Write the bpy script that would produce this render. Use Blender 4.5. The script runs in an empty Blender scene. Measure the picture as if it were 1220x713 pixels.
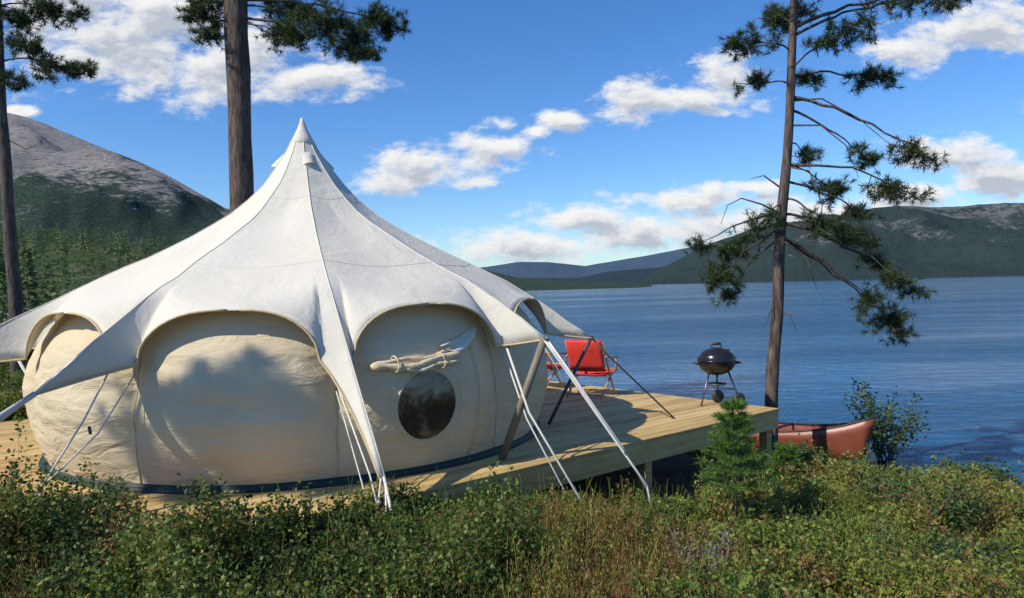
import bpy, math, random
import numpy as np
from mathutils import Vector, Matrix, noise
random.seed(7); rng=np.random.default_rng(7)
scene=bpy.context.scene
R=math.radians

# ------------------------------------------------------------------ node helpers
def new_mat(name):
    m=bpy.data.materials.new(name); m.use_nodes=True
    nt=m.node_tree; nt.nodes.clear()
    out=nt.nodes.new('ShaderNodeOutputMaterial')
    return m,nt,out
def N(nt,t,**kw):
    n=nt.nodes.new(t)
    for k,v in kw.items():
        if hasattr(n,k): setattr(n,k,v)
        else: n.inputs[k].default_value=v
    return n
def L(nt,a,b): nt.links.new(a,b)
def ramp(nt,fac,stops):
    n=nt.nodes.new('ShaderNodeValToRGB'); cr=n.color_ramp
    while len(cr.elements)<len(stops): cr.elements.new(0.5)
    for e,(p,c) in zip(cr.elements,stops): e.position=p; e.color=(*c,1)
    L(nt,fac,n.inputs[0]); return n
def coords(nt,scale=(1,1,1),kind='Object'):
    tc=N(nt,'ShaderNodeTexCoord'); mp=N(nt,'ShaderNodeMapping'); mp.inputs['Scale'].default_value=scale
    L(nt,tc.outputs[kind],mp.inputs[0]); return mp.outputs[0]
def noise_n(nt,vec,scale,detail=5,rough=.6,dist=0):
    n=N(nt,'ShaderNodeTexNoise'); n.inputs['Scale'].default_value=scale; n.inputs['Detail'].default_value=detail
    n.inputs['Roughness'].default_value=rough; n.inputs['Distortion'].default_value=dist
    if vec is not None: L(nt,vec,n.inputs['Vector'])
    return n.outputs[0]
def bump(nt,h,strength=.5,dist=.01):
    b=N(nt,'ShaderNodeBump'); b.inputs['Strength'].default_value=strength; b.inputs['Distance'].default_value=dist
    L(nt,h,b.inputs['Height']); return b.outputs[0]
def simple(name,stops,scale=8,rough=.6,cscale=(1,1,1),bs=.3,bd=.005,metal=0,spec=.5):
    m,nt,out=new_mat(name); v=coords(nt,cscale); f=noise_n(nt,v,scale)
    c=ramp(nt,f,stops); p=N(nt,'ShaderNodeBsdfPrincipled'); p.inputs['Roughness'].default_value=rough
    p.inputs['Metallic'].default_value=metal; p.inputs['Specular IOR Level'].default_value=spec
    L(nt,c.outputs[0],p.inputs['Base Color'])
    if bs>0: L(nt,bump(nt,f,bs,bd),p.inputs['Normal'])
    L(nt,p.outputs[0],out.inputs[0]); return m
def canvas(name,c1,c2,trans=.22,folds=(1,1,1),fd=.045):
    m,nt,out=new_mat(name); v=coords(nt)
    f=noise_n(nt,v,1.3,5,.6); c=ramp(nt,f,[(.3,c1),(.7,c2)])
    weave=noise_n(nt,v,260,2,.5); v2=coords(nt,folds); fold=noise_n(nt,v2,3.2,4,.55,.6)
    add=N(nt,'ShaderNodeMath',operation='MULTIPLY_ADD'); L(nt,weave,add.inputs[0]); add.inputs[1].default_value=.02; L(nt,fold,add.inputs[2])
    b=bump(nt,add.outputs[0],.5,fd)
    p=N(nt,'ShaderNodeBsdfPrincipled'); p.inputs['Roughness'].default_value=.85; p.inputs['Specular IOR Level'].default_value=.2
    L(nt,c.outputs[0],p.inputs['Base Color']); L(nt,b,p.inputs['Normal'])
    t=N(nt,'ShaderNodeBsdfTranslucent'); L(nt,c.outputs[0],t.inputs[0])
    mx=N(nt,'ShaderNodeMixShader'); mx.inputs[0].default_value=trans
    L(nt,p.outputs[0],mx.inputs[1]); L(nt,t.outputs[0],mx.inputs[2]); L(nt,mx.outputs[0],out.inputs[0]); return m
def leafmat(name,stops,trans=.3,rough=.5):
    m,nt,out=new_mat(name); a=N(nt,'ShaderNodeAttribute'); a.attribute_name='tint'
    c=ramp(nt,a.outputs['Fac'],stops)
    p=N(nt,'ShaderNodeBsdfPrincipled'); p.inputs['Roughness'].default_value=rough; p.inputs['Specular IOR Level'].default_value=.3
    L(nt,c.outputs[0],p.inputs['Base Color']); t=N(nt,'ShaderNodeBsdfTranslucent'); L(nt,c.outputs[0],t.inputs[0])
    mx=N(nt,'ShaderNodeMixShader'); mx.inputs[0].default_value=trans
    L(nt,p.outputs[0],mx.inputs[1]); L(nt,t.outputs[0],mx.inputs[2]); L(nt,mx.outputs[0],out.inputs[0]); return m

# ------------------------------------------------------------------ mesh helpers
def link(o,parent=None):
    scene.collection.objects.link(o)
    if parent: o.parent=parent
    return o
def empty(name):
    o=bpy.data.objects.new(name,None); return link(o)
class MB:
    def __init__(s): s.v=[]; s.f=[]
    def add(s,vs,fs):
        b=len(s.v); s.v+= [tuple(p) for p in vs]; s.f+=[tuple(i+b for i in f) for f in fs]
    def tube(s,pts,rad,n=8,cap=True):
        pts=[Vector(p) for p in pts]
        if not hasattr(rad,'__len__'): rad=[rad]*len(pts)
        rings=[]; up=None
        for i,p in enumerate(pts):
            d=(pts[min(i+1,len(pts)-1)]-pts[max(i-1,0)]).normalized()
            if up is None: up=d.orthogonal().normalized()
            up=(up-d*up.dot(d)); up=up.normalized() if up.length>1e-6 else d.orthogonal().normalized()
            sd=d.cross(up)
            rings.append([p+(up*math.cos(a)+sd*math.sin(a))*rad[i] for a in [2*math.pi*k/n for k in range(n)]])
        vs=[q for r in rings for q in r]; fs=[]
        for i in range(len(pts)-1):
            for k in range(n):
                fs.append((i*n+k,i*n+(k+1)%n,(i+1)*n+(k+1)%n,(i+1)*n+k))
        if cap: fs.append(tuple(range(n))[::-1]); fs.append(tuple((len(pts)-1)*n+k for k in range(n)))
        s.add(vs,fs)
    def box(s,o,a,b,c):
        o,a,b,c=map(Vector,(o,a,b,c)); v=[o,o+a,o+a+b,o+b,o+c,o+a+c,o+a+b+c,o+b+c]
        s.add(v,[(0,3,2,1),(4,5,6,7),(0,1,5,4),(1,2,6,5),(2,3,7,6),(3,0,4,7)])
    def lathe(s,prof,c=(0,0,0),n=32,axis='Z',yaw=0):
        c=Vector(c); vs=[];fs=[]; rot=Matrix.Rotation(yaw,3,'Z')
        for r,z in prof:
            for k in range(n):
                a=2*math.pi*k/n
                p=Vector((r*math.cos(a),r*math.sin(a),z))
                if axis=='Y': p=rot@Vector((p.x,p.z,p.y))
                vs.append(c+p)
        for i in range(len(prof)-1):
            for k in range(n): fs.append((i*n+k,i*n+(k+1)%n,(i+1)*n+(k+1)%n,(i+1)*n+k))
        s.add(vs,fs)
    def grid(s,P):
        ni=len(P); nj=len(P[0]); vs=[p for r in P for p in r]; fs=[]
        for i in range(ni-1):
            for j in range(nj-1): fs.append((i*nj+j,i*nj+j+1,(i+1)*nj+j+1,(i+1)*nj+j))
        s.add(vs,fs)
    def obj(s,name,mat,parent=None,smooth=True,bevel=0):
        me=bpy.data.meshes.new(name); me.from_pydata(s.v,[],s.f); me.update()
        if smooth: me.polygons.foreach_set('use_smooth',[True]*len(me.polygons))
        me.materials.append(mat); o=bpy.data.objects.new(name,me); link(o,parent)
        if bevel:
            b=o.modifiers.new('b','BEVEL'); b.width=bevel; b.segments=2; b.limit_method='ANGLE'
        return o
def quads(name,V,tint,mat,parent=None):
    V=np.asarray(V,dtype=np.float32).reshape(-1,4,3); n=len(V)
    me=bpy.data.meshes.new(name); me.vertices.add(n*4); me.vertices.foreach_set('co',V.reshape(-1))
    me.loops.add(n*4); me.loops.foreach_set('vertex_index',np.arange(n*4,dtype=np.int32))
    me.polygons.add(n); me.polygons.foreach_set('loop_start',np.arange(0,n*4,4,dtype=np.int32))
    try: me.polygons.foreach_set('loop_total',np.full(n,4,dtype=np.int32))
    except Exception: pass
    at=me.attributes.new('tint','FLOAT','POINT'); at.data.foreach_set('value',np.repeat(np.clip(tint,0,1),4).astype(np.float32))
    me.update(calc_edges=True); me.validate()
    me.materials.append(mat); o=bpy.data.objects.new(name,me); return link(o,parent)
def unit(a): return a/np.maximum(np.linalg.norm(a,axis=-1,keepdims=True),1e-9)
def rnd_unit(n): return unit(rng.normal(size=(n,3)))
def leaf_quads(c,d,w,ln):
    d=unit(d); s=unit(np.cross(d,rnd_unit(len(c)))); ln=np.asarray(ln).reshape(-1,1); w=np.asarray(w).reshape(-1,1)
    a=c; b=c+d*ln*.45+s*w/2; t=c+d*ln; e=c+d*ln*.45-s*w/2
    return np.stack([a,b,t,e],1)
def needle_quads(c,d,w,ln):
    d=unit(d); s=unit(np.cross(d,rnd_unit(len(c)))); ln=np.asarray(ln).reshape(-1,1); w=np.asarray(w).reshape(-1,1)
    return np.stack([c-s*w/2,c+s*w/2,c+d*ln+s*w*.2,c+d*ln-s*w*.2],1)

# ------------------------------------------------------------------ materials
M_roof=canvas('roof_canvas',(.73,.68,.575),(.79,.745,.65),.16)
M_wall=canvas('wall_canvas',(.73,.60,.395),(.79,.675,.475),.22,(1,1,2.6),.08)
M_trim=simple('canvas_trim',[(.3,(.50,.38,.2)),(.7,(.58,.46,.27))],30,.85)
M_roll=simple('rolled_canvas',[(.3,(.55,.45,.29)),(.7,(.68,.58,.40))],14,.85,(1,1,4),.6,.02)
M_seam=simple('seam',[(.3,(.62,.58,.49)),(.7,(.68,.64,.55))],30,.85)
M_green=simple('groundsheet_green',[(.3,(.004,.024,.018)),(.7,(.008,.036,.028))],8,.6)
M_rope=simple('white_rope',[(.35,(.5,.48,.42)),(.65,(.75,.73,.68))],120,.8)
M_darkrope=simple('dark_strap',[(.3,(.05,.05,.045)),(.7,(.1,.095,.085))],60,.7)
M_pole=simple('pole_wood',[(.3,(.16,.13,.09)),(.7,(.24,.2,.15))],10,.6,(3,3,.5))
M_black=simple('black_enamel',[(.3,(.012,.012,.014)),(.7,(.02,.02,.022))],4,.22,bs=.02)
M_plastic=simple('black_plastic',[(.3,(.02,.02,.02)),(.7,(.035,.035,.035))],20,.55)
M_metal=simple('grey_metal',[(.3,(.16,.16,.165)),(.7,(.24,.24,.24))],20,.4,metal=1)
M_red=simple('red_canvas',[(.3,(.62,.03,.025)),(.7,(.75,.055,.03))],6,.8)
M_chairwood=simple('chair_wood',[(.3,(.4,.22,.1)),(.7,(.55,.33,.16))],12,.5,(1,1,4))
M_canoe=simple('canoe_hull',[(.3,(.18,.048,.028)),(.7,(.28,.08,.046))],3,.4)
M_bark=simple('pine_bark',[(.32,(.03,.022,.018)),(.5,(.09,.065,.052)),(.7,(.18,.13,.10))],11,.9,(1.8,1.8,.35),1,.03)
M_barkdark=simple('grey_bark',[(.32,(.03,.026,.022)),(.5,(.075,.062,.053)),(.7,(.13,.11,.092))],12,.9,(1.6,1.6,.4),1,.02)
M_rock=simple('lichen_rock',[(.35,(.08,.08,.065)),(.5,(.19,.185,.16)),(.65,(.36,.36,.32))],9,.95,bs=.8,bd=.04)
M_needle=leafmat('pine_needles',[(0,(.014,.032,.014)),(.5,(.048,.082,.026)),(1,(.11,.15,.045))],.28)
M_sap=leafmat('sapling_needles',[(0,(.06,.13,.025)),(1,(.20,.32,.06))],.4)
M_leaf=leafmat('bush_leaves',[(0,(.025,.06,.02)),(1,(.15,.22,.06))],.35)
M_dead=leafmat('dead_twigs',[(0,(.14,.13,.11)),(1,(.36,.34,.30))],.1)
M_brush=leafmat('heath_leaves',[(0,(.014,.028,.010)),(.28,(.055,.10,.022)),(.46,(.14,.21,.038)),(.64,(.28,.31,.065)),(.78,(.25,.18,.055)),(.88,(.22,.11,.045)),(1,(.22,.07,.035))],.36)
M_forest=leafmat('forest_needles',[(0,(.02,.045,.02)),(.5,(.075,.13,.045)),(1,(.19,.23,.08))],.2,.8)

def deckmat(name,stops):
    m,nt,out=new_mat(name)
    a=N(nt,'ShaderNodeAttribute'); a.attribute_name='tint'
    tc=N(nt,'ShaderNodeTexCoord'); mp=N(nt,'ShaderNodeMapping'); mp.inputs['Rotation'].default_value=(0,0,-R(39.9))
    L(nt,tc.outputs['Object'],mp.inputs[0])
    mp2=N(nt,'ShaderNodeMapping'); mp2.inputs['Scale'].default_value=(1.2,22,22); L(nt,mp.outputs[0],mp2.inputs[0])
    g=noise_n(nt,mp2.outputs[0],2.2,6,.65,.5); g2=noise_n(nt,mp.outputs[0],1.1,3)
    s=N(nt,'ShaderNodeMath',operation='ADD'); L(nt,g,s.inputs[0])
    s1=N(nt,'ShaderNodeMath',operation='MULTIPLY_ADD'); L(nt,a.outputs['Fac'],s1.inputs[0]); s1.inputs[1].default_value=.36; s1.inputs[2].default_value=-.28; L(nt,s1.outputs[0],s.inputs[1])
    s2=N(nt,'ShaderNodeMath',operation='MULTIPLY_ADD'); L(nt,g2,s2.inputs[0]); s2.inputs[1].default_value=.35; L(nt,s.outputs[0],s2.inputs[2])
    c=ramp(nt,s2.outputs[0],stops); p=N(nt,'ShaderNodeBsdfPrincipled'); p.inputs['Roughness'].default_value=.7; p.inputs['Specular IOR Level'].default_value=.3
    L(nt,c.outputs[0],p.inputs['Base Color']); L(nt,bump(nt,g,.3,.004),p.inputs['Normal']); L(nt,p.outputs[0],out.inputs[0]); return m
M_deck=deckmat('deck_pine',[(.3,(.28,.175,.065)),(.55,(.51,.345,.135)),(.8,(.62,.46,.21))])

# ------------------------------------------------------------------ ground
C1=np.array([3.04,8.5]); La=np.array([-.767,-.641]); Ln=np.array([-.641,.767])
def gz(x,y):
    s=.8*x+.6*y
    if s<2: z=-.1+.012*(2-s)
    elif s<7.5: z=-.1-.66*(s-2)/5.5
    elif s<9.6: z=-.76-.36*(s-7.5)/2.1
    elif s<14: z=-1.12-1.4*(s-9.6)/4.4
    else: z=-2.52-min(2,(s-14)*.1)
    n=noise.noise(Vector((x*.45,y*.45,3)))*.10+noise.noise(Vector((x*1.3,y*1.3,9)))*.05
    if s<1 and y>20: n+=noise.noise(Vector((x*.05,y*.05,1)))*.8
    td=-((x-3.04)*-.641+(y-8.5)*.767); aa=(x-3.04)*-.767+(y-8.5)*-.641
    if -.5<aa<4.5: 
        w=max(0,1-abs(td-.2)/1.1)*min(1,(4.5-aa)/1.5)*min(1,(aa+.5)/.5); n-=.18*w
    return z+n
xs=np.concatenate([np.linspace(-400,-42,30),np.linspace(-40,-8,40),np.linspace(-7.8,9,110),np.linspace(9.5,60,30)])
ys=np.concatenate([np.linspace(-60,-6,14),np.linspace(-5,14,110),np.linspace(14.5,50,50),np.linspace(55,400,40)])
mb=MB(); mb.grid([[(x,y,gz(x,y)) for x in xs] for y in ys])
m,nt,out=new_mat('forest_floor'); v=coords(nt); f=noise_n(nt,v,5,8,.7); c=ramp(nt,f,[(.3,(.02,.02,.01)),(.5,(.045,.045,.018)),(.7,(.10,.075,.04))])
p=N(nt,'ShaderNodeBsdfPrincipled'); p.inputs['Roughness'].default_value=.95; L(nt,c.outputs[0],p.inputs['Base Color']); L(nt,bump(nt,f,1,.06),p.inputs['Normal']); L(nt,p.outputs[0],out.inputs[0])
ground=mb.obj('ground',m)

# ------------------------------------------------------------------ water
mb=MB(); W=9000; mb.add([(-W,-W,-1.1),(W,-W,-1.1),(W,W,-1.1),(-W,W,-1.1)],[(0,1,2,3)])
m,nt,out=new_mat('lake_water')
v=coords(nt,(1,1.9,1)); n1=noise_n(nt,v,1.6,5,.65,.4); n2=noise_n(nt,coords(nt,(.5,1.5,1)),.42,3,.5,.3); n3=noise_n(nt,coords(nt,(.02,.085,1)),1,6,.65)
a1=N(nt,'ShaderNodeMath',operation='MULTIPLY_ADD'); L(nt,n2,a1.inputs[0]); a1.inputs[1].default_value=1.9; L(nt,n1,a1.inputs[2])
amp=N(nt,'ShaderNodeMapRange'); L(nt,n3,amp.inputs[0]); amp.inputs[1].default_value=.38; amp.inputs[2].default_value=.62; amp.inputs[3].default_value=.2; amp.inputs[4].default_value=1.0
b=N(nt,'ShaderNodeBump'); b.inputs['Distance'].default_value=.2; L(nt,a1.outputs[0],b.inputs['Height']); L(nt,amp.outputs[0],b.inputs['Strength'])
p=N(nt,'ShaderNodeBsdfPrincipled'); p.inputs['Base Color'].default_value=(.016,.10,.22,1); p.inputs['Roughness'].default_value=.03; p.inputs['IOR'].default_value=1.38
L(nt,b.outputs[0],p.inputs['Normal']); L(nt,p.outputs[0],out.inputs[0])
mb.obj('lake_water',m,smooth=False)

# ------------------------------------------------------------------ hills
def hillmat(name,rockc,greenc,greend,sc,rockamt,haze,hazeamt,zh=None,strata=(1,1,1),zlo=-.3,zhi=.06,sr=0):
    m,nt,out=new_mat(name); v=coords(nt)
    n1=noise_n(nt,v,sc,8,.65,.6); n2=noise_n(nt,coords(nt,strata),sc*14,7,.7); n3=noise_n(nt,v,sc*50,5,.75)
    g=ramp(nt,n3,[(.38,greend),(.62,greenc)]); rk=ramp(nt,n2,[(.3,tuple(x*.36 for x in rockc)),(.46,tuple(x*.8 for x in rockc)),(.62,rockc)])
    s=N(nt,'ShaderNodeMath',operation='MULTIPLY_ADD'); L(nt,n2,s.inputs[0]); s.inputs[1].default_value=.55; L(nt,n1,s.inputs[2])
    so=s.outputs[0]
    if zh:
        tc=N(nt,'ShaderNodeTexCoord'); sp=N(nt,'ShaderNodeSeparateXYZ'); L(nt,tc.outputs['Object'],sp.inputs[0])
        zz=N(nt,'ShaderNodeMapRange'); L(nt,sp.outputs[2],zz.inputs[0]); zz.inputs[1].default_value=zh[0]; zz.inputs[2].default_value=zh[1]; zz.inputs[3].default_value=zlo; zz.inputs[4].default_value=zhi
        ad=N(nt,'ShaderNodeMath',operation='ADD'); L(nt,so,ad.inputs[0]); L(nt,zz.outputs[0],ad.inputs[1]); so=ad.outputs[0]
    k=N(nt,'ShaderNodeMapRange'); L(nt,so,k.inputs[0]); k.inputs[1].default_value=.775-rockamt-.04; k.inputs[2].default_value=.775-rockamt+.05
    mx=N(nt,'ShaderNodeMix',data_type='RGBA'); L(nt,k.outputs[0],mx.inputs[0]); L(nt,g.outputs[0],mx.inputs[6]); L(nt,rk.outputs[0],mx.inputs[7])
    hz=N(nt,'ShaderNodeMix',data_type='RGBA'); hz.inputs[0].default_value=hazeamt; L(nt,mx.outputs[2],hz.inputs[6]); hz.inputs[7].default_value=(*haze,1)  # aerial haze painted in: bluish tint mixed into the base colour
    p=N(nt,'ShaderNodeBsdfPrincipled'); p.inputs['Roughness'].default_value=1; p.inputs['Specular IOR Level'].default_value=0
    L(nt,hz.outputs[2],p.inputs['Base Color'])
    hb=N(nt,'ShaderNodeMath',operation='MULTIPLY_ADD'); L(nt,n3,hb.inputs[0]); hb.inputs[1].default_value=.4; L(nt,n2,hb.inputs[2])
    L(nt,bump(nt,hb.outputs[0],1,.055/sc),p.inputs['Normal']); L(nt,p.outputs[0],out.inputs[0]); return m
def hill(name,pts,r0,r1,r2,mat,nu=220,nr=46,rough=.05,ns=.004,pw=1.0,seed=0,crest=.18):
    us=np.linspace(pts[0][0],pts[-1][0],nu); H=np.interp(us,[q[0] for q in pts],[q[1] for q in pts])*r1
    rs=np.concatenate([np.linspace(r0,r1,int(nr*.75)),np.linspace(r1,r2,int(nr*.3))[1:]])
    P=[]
    for r in rs:
        row=[]
        t=(r-r0)/(r1-r0) if r<=r1 else 1-.6*((r-r1)/(r2-r1))
        t=max(t,0)**pw
        for u,h in zip(us,H):
            x=u*r; nz=noise.fractal(Vector((x*ns,r*ns,seed)),1.0,2.0,6)*rough*max(h,r1*.004)*2
            edge=math.sin(math.pi*min(t,1)) if r<r1 else 0
            z=-1.6+ (h+1.6)*t + nz*(edge*.8+crest*t)
            row.append((x,r,z))
        P.append(row)
    mb=MB(); mb.grid(P); return mb.obj(name,mat),us,H
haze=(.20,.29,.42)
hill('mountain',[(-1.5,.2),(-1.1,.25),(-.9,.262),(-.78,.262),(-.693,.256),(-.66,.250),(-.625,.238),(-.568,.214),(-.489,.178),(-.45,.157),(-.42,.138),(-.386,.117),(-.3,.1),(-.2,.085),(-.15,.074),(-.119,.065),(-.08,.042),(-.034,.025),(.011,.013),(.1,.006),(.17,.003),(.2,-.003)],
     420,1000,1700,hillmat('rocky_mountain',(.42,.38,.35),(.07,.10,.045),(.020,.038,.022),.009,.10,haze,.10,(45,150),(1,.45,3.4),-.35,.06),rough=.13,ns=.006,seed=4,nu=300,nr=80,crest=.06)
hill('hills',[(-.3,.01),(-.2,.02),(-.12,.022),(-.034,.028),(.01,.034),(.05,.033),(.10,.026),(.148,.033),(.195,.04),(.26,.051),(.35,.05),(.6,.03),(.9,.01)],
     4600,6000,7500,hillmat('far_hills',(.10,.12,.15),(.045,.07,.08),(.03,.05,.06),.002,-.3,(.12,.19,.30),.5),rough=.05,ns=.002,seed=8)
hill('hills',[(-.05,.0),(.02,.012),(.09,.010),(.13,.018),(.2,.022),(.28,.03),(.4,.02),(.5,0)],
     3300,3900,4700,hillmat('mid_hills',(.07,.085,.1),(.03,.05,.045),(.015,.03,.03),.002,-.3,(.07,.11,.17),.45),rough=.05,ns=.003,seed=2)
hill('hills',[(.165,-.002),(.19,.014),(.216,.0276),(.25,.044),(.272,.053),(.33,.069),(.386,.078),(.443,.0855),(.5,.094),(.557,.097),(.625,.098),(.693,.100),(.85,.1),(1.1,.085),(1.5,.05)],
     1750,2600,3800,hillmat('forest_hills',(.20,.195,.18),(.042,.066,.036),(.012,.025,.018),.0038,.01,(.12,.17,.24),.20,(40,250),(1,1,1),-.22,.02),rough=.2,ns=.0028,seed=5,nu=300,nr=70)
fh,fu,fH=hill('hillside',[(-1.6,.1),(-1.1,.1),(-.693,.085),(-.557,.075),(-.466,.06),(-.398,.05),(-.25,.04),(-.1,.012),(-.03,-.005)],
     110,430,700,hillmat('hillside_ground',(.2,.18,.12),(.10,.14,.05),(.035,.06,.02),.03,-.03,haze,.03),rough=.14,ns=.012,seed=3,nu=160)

def conifer_tpl(n,seed):
    r=np.random.default_rng(seed); h=r.random(n)**.75; wd=r.uniform(.10,.19); rad=(1-h)**.9*wd+.008
    a=r.random(n)*6.283; k=r.random(n)**.5
    c=np.stack([np.cos(a)*rad*k,np.sin(a)*rad*k,h*.92+.06],1)
    d=np.stack([np.cos(a),np.sin(a),-.45+r.random(n)*.4],1)
    return c,d,.05+.05*(1-h),h
cc=[];tt=[]
def add_conifer(x,y,z,h,n,seed,t0):
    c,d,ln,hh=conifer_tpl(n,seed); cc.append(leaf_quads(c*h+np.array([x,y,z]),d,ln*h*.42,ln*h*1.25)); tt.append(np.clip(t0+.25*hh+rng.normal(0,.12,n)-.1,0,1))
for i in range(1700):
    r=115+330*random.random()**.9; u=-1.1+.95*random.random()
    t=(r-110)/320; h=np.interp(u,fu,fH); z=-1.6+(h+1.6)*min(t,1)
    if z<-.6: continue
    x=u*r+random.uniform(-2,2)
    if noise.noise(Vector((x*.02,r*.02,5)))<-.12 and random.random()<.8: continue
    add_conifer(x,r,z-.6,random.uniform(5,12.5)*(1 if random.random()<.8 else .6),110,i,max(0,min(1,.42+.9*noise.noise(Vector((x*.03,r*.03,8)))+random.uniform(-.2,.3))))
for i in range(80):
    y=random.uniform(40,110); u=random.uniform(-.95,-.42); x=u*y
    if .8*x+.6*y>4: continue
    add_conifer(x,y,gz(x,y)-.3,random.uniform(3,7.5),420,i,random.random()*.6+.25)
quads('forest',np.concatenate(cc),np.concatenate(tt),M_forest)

# ------------------------------------------------------------------ deck
def D(a,t,z=0): q=C1+La*a+Ln*t; return (q[0],q[1],z)
deck=empty('wooden_deck')
mb=MB(); tints=[]; bw=.12; gap=.009; t=.0; T=6.2
while t<T:
    al=min(8.3,6.4+.58*t); a=-.03; 
    cuts=[a]; c=random.uniform(1.5,4)
    while c<al-.6: cuts.append(c); c+=random.uniform(3,4.2)
    cuts.append(al)
    for i in range(len(cuts)-1):
        z=random.uniform(-.0015,.0015); o=Vector(D(cuts[i]+.0015,t,z-.028)); L_=cuts[i+1]-cuts[i]-.003
        mb.box(o,Vector((La[0],La[1],0))*L_,Vector((Ln[0],Ln[1],0))*(bw-gap),Vector((0,0,.028))); tints+= [random.random()]*8
    t+=bw
o=mb.obj('boards',M_deck,deck,False); at=o.data.attributes.new('tint','FLOAT','POINT'); at.data.foreach_set('value',tints)
o.modifiers.new('b','BEVEL').width=.003
mb=MB(); A=Vector((La[0],La[1],0)); B=Vector((Ln[0],Ln[1],0)); Z=Vector((0,0,1)); tn=[]
def db(a,t,z,la,lt,lz): mb.box(Vector(D(a,t,z)),A*la,B*lt,Z*lz); tn.extend([random.random()*.6]*8)
db(0,.005,-.225,3.3,.045,.195); db(3.302,.005,-.225,3.3,.045,.195); db(0,.052,-.225,.045,5.9,.195)
for k in range(11): db(.35+.6*k,.055,-.2,.045,5.9,.168)
db(.1,.6,-.40,7.2,.09,.19); db(.1,3.2,-.40,7.2,.09,.19); db(.1,5.6,-.40,7.2,.09,.19)
for a in (.06,2.2,4.3,6.2):
    for t in (.055,3.0,5.5):
        db(a,t,-1.6,.1,.1,1.37)
mb.box(Vector(D(6.42,-.0,-.225)),(Vector(D(6.42+.58*3.2,3.2))-Vector(D(6.42,0))),A*.045,Z*.195); tn+= [.2]*8
o=mb.obj('frame',M_deck,deck,False,.003); at=o.data.attributes.new('tint','FLOAT','POINT'); at.data.foreach_set('value',tn)

# ------------------------------------------------------------------ tent
tent=empty('bell_tent'); TC=Vector((-2.19,7.9,0)); NS=10
RP=[(.018,3.29),(.045,3.22),(.10,3.11),(.18,2.96),(.32,2.755),(.45,2.585),(.6,2.44),(.78,2.285),(.95,2.17),(1.15,2.05),(1.35,1.94),(1.55,1.835),(1.75,1.735),(1.95,1.635),(2.15,1.54)]
phi0=-70
def rp(ph,r,z): a=R(ph); return Vector((TC.x+r*math.cos(a),TC.y+r*math.sin(a),z))
tips={}
for k in range(NS): tips[k]=rp(phi0+36*k,3.1,.95)
tips[0]=Vector((-.90,5.0,.17)); tips[1]=Vector((.28,6.23,1.03)); tips[2]=Vector((.86,8.0,.90)); tips[8]=Vector((-4.85,5.85,.93)); tips[9]=Vector((-3.12,4.8,.86))
ms=[0,.12,.24,.36,.46,.55,.63,.70,.76,.81,.845]; ks=[.1,.22,.36,.5,.65,.8,.92,1.0]; MM=ms[-1]
def archpt(kp,sgn,m):
    pc=phi0+36*kp+18; ph=pc+sgn*18*m; q=m/MM
    z=1.36-.36*(1-math.sqrt(max(0,1-q**3.0)))-.03*q*q; r=2.46+.09*q**3
    return rp(ph,r,z)
def edge_side(kp,sgn):
    res=[archpt(kp,sgn,m) for m in ms]
    A0=res[-1]; kr=(kp+(1 if sgn>0 else 0))%NS; tip=tips[kr]
    phr=phi0+36*(kp)+(36 if sgn>0 else 0)
    lat=(A0-rp(phr,2.55,A0.z)); lat.z=0; latu=lat.normalized()
    ctrl=A0.lerp(tip,.30)-latu*.08+Vector((0,0,-.01 if kr!=0 else .0))
    for k in ks:
        q=A0*(1-k)**2+ctrl*2*k*(1-k)+(tip+latu*.018)*k*k
        res.append(q)
    return res
cols=[]; edges=[]
for kp in range(NS):
    pc=phi0+36*kp+18
    for sgn in (-1,1):
        E=edge_side(kp,sgn); allm=ms+[MM+(1-MM)*k for k in ks]
        seq=list(range(len(E)))
        if sgn<0: seq=seq[::-1]
        ed=[]
        for j in seq:
            if sgn>0 and j==0: continue
            m=allm[j]; ph=pc+sgn*18*m; col=[]
            for (r,z) in RP:
                sag=.05*math.sin(math.pi*min(1,r/2.5))*(1-m**1.6); rr=r*(1-.03*(1-m*m)*min(1,r))
                q=rp(ph,rr,z-sag); q+=Vector((noise.noise(q*1.7)*.01,0,noise.noise(q*2.3+Vector((5,0,0)))*.022*min(1,r)))
                col.append(q)
            last=col[-1]; dz=last-col[-2]; dz.normalize()
            dl=(E[j]-last).length
            for w in (.12,.25,.4,.55,.7,.85,1):
                lin=last.lerp(E[j],w)
                cp=last+dz*dl*.45
                bz=last*(1-w)**2+cp*2*w*(1-w)+E[j]*w*w
                q=lin.lerp(bz,.6 if m<=MM else .3)
                if m>MM: q+= (Vector((0,0,1))*noise.noise(q*6)*.012)
                col.append(q)
            cols.append(col); ed.append(E[j])
        edges.append(ed)
cols.append(cols[0])
mb=MB(); mb.grid(cols); roof=mb.obj('roof_canopy',M_roof,tent)
so=roof.modifiers.new('s','SOLIDIFY'); so.thickness=.005
mb=MB()
ncol=len(cols)-1; per=ncol//NS
for k in range(NS):
    i=k*per
    mb.tube([cols[i][r]+Vector((0,0,.001)) for r in range(2,len(cols[i]))],.005,6)
for row in (6,12):
    mb.tube([cols[i][row]+Vector((0,0,.000)) for i in range(ncol)]+[cols[0][row]],.0035,5)
mb.obj('roof_seams',M_seam,tent)
mb=MB()
for e in edges: mb.tube(e,.010,6)
mb.obj('canopy_hem',M_trim,tent)
mb=MB(); mb.lathe([(.001,3.335),(.016,3.33),(.026,3.29),(.05,3.22),(.105,3.11),(.135,3.06),(.131,3.05)],TC,24); 
mb.obj('peak_cap',M_roof,tent)
mb=MB()
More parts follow.
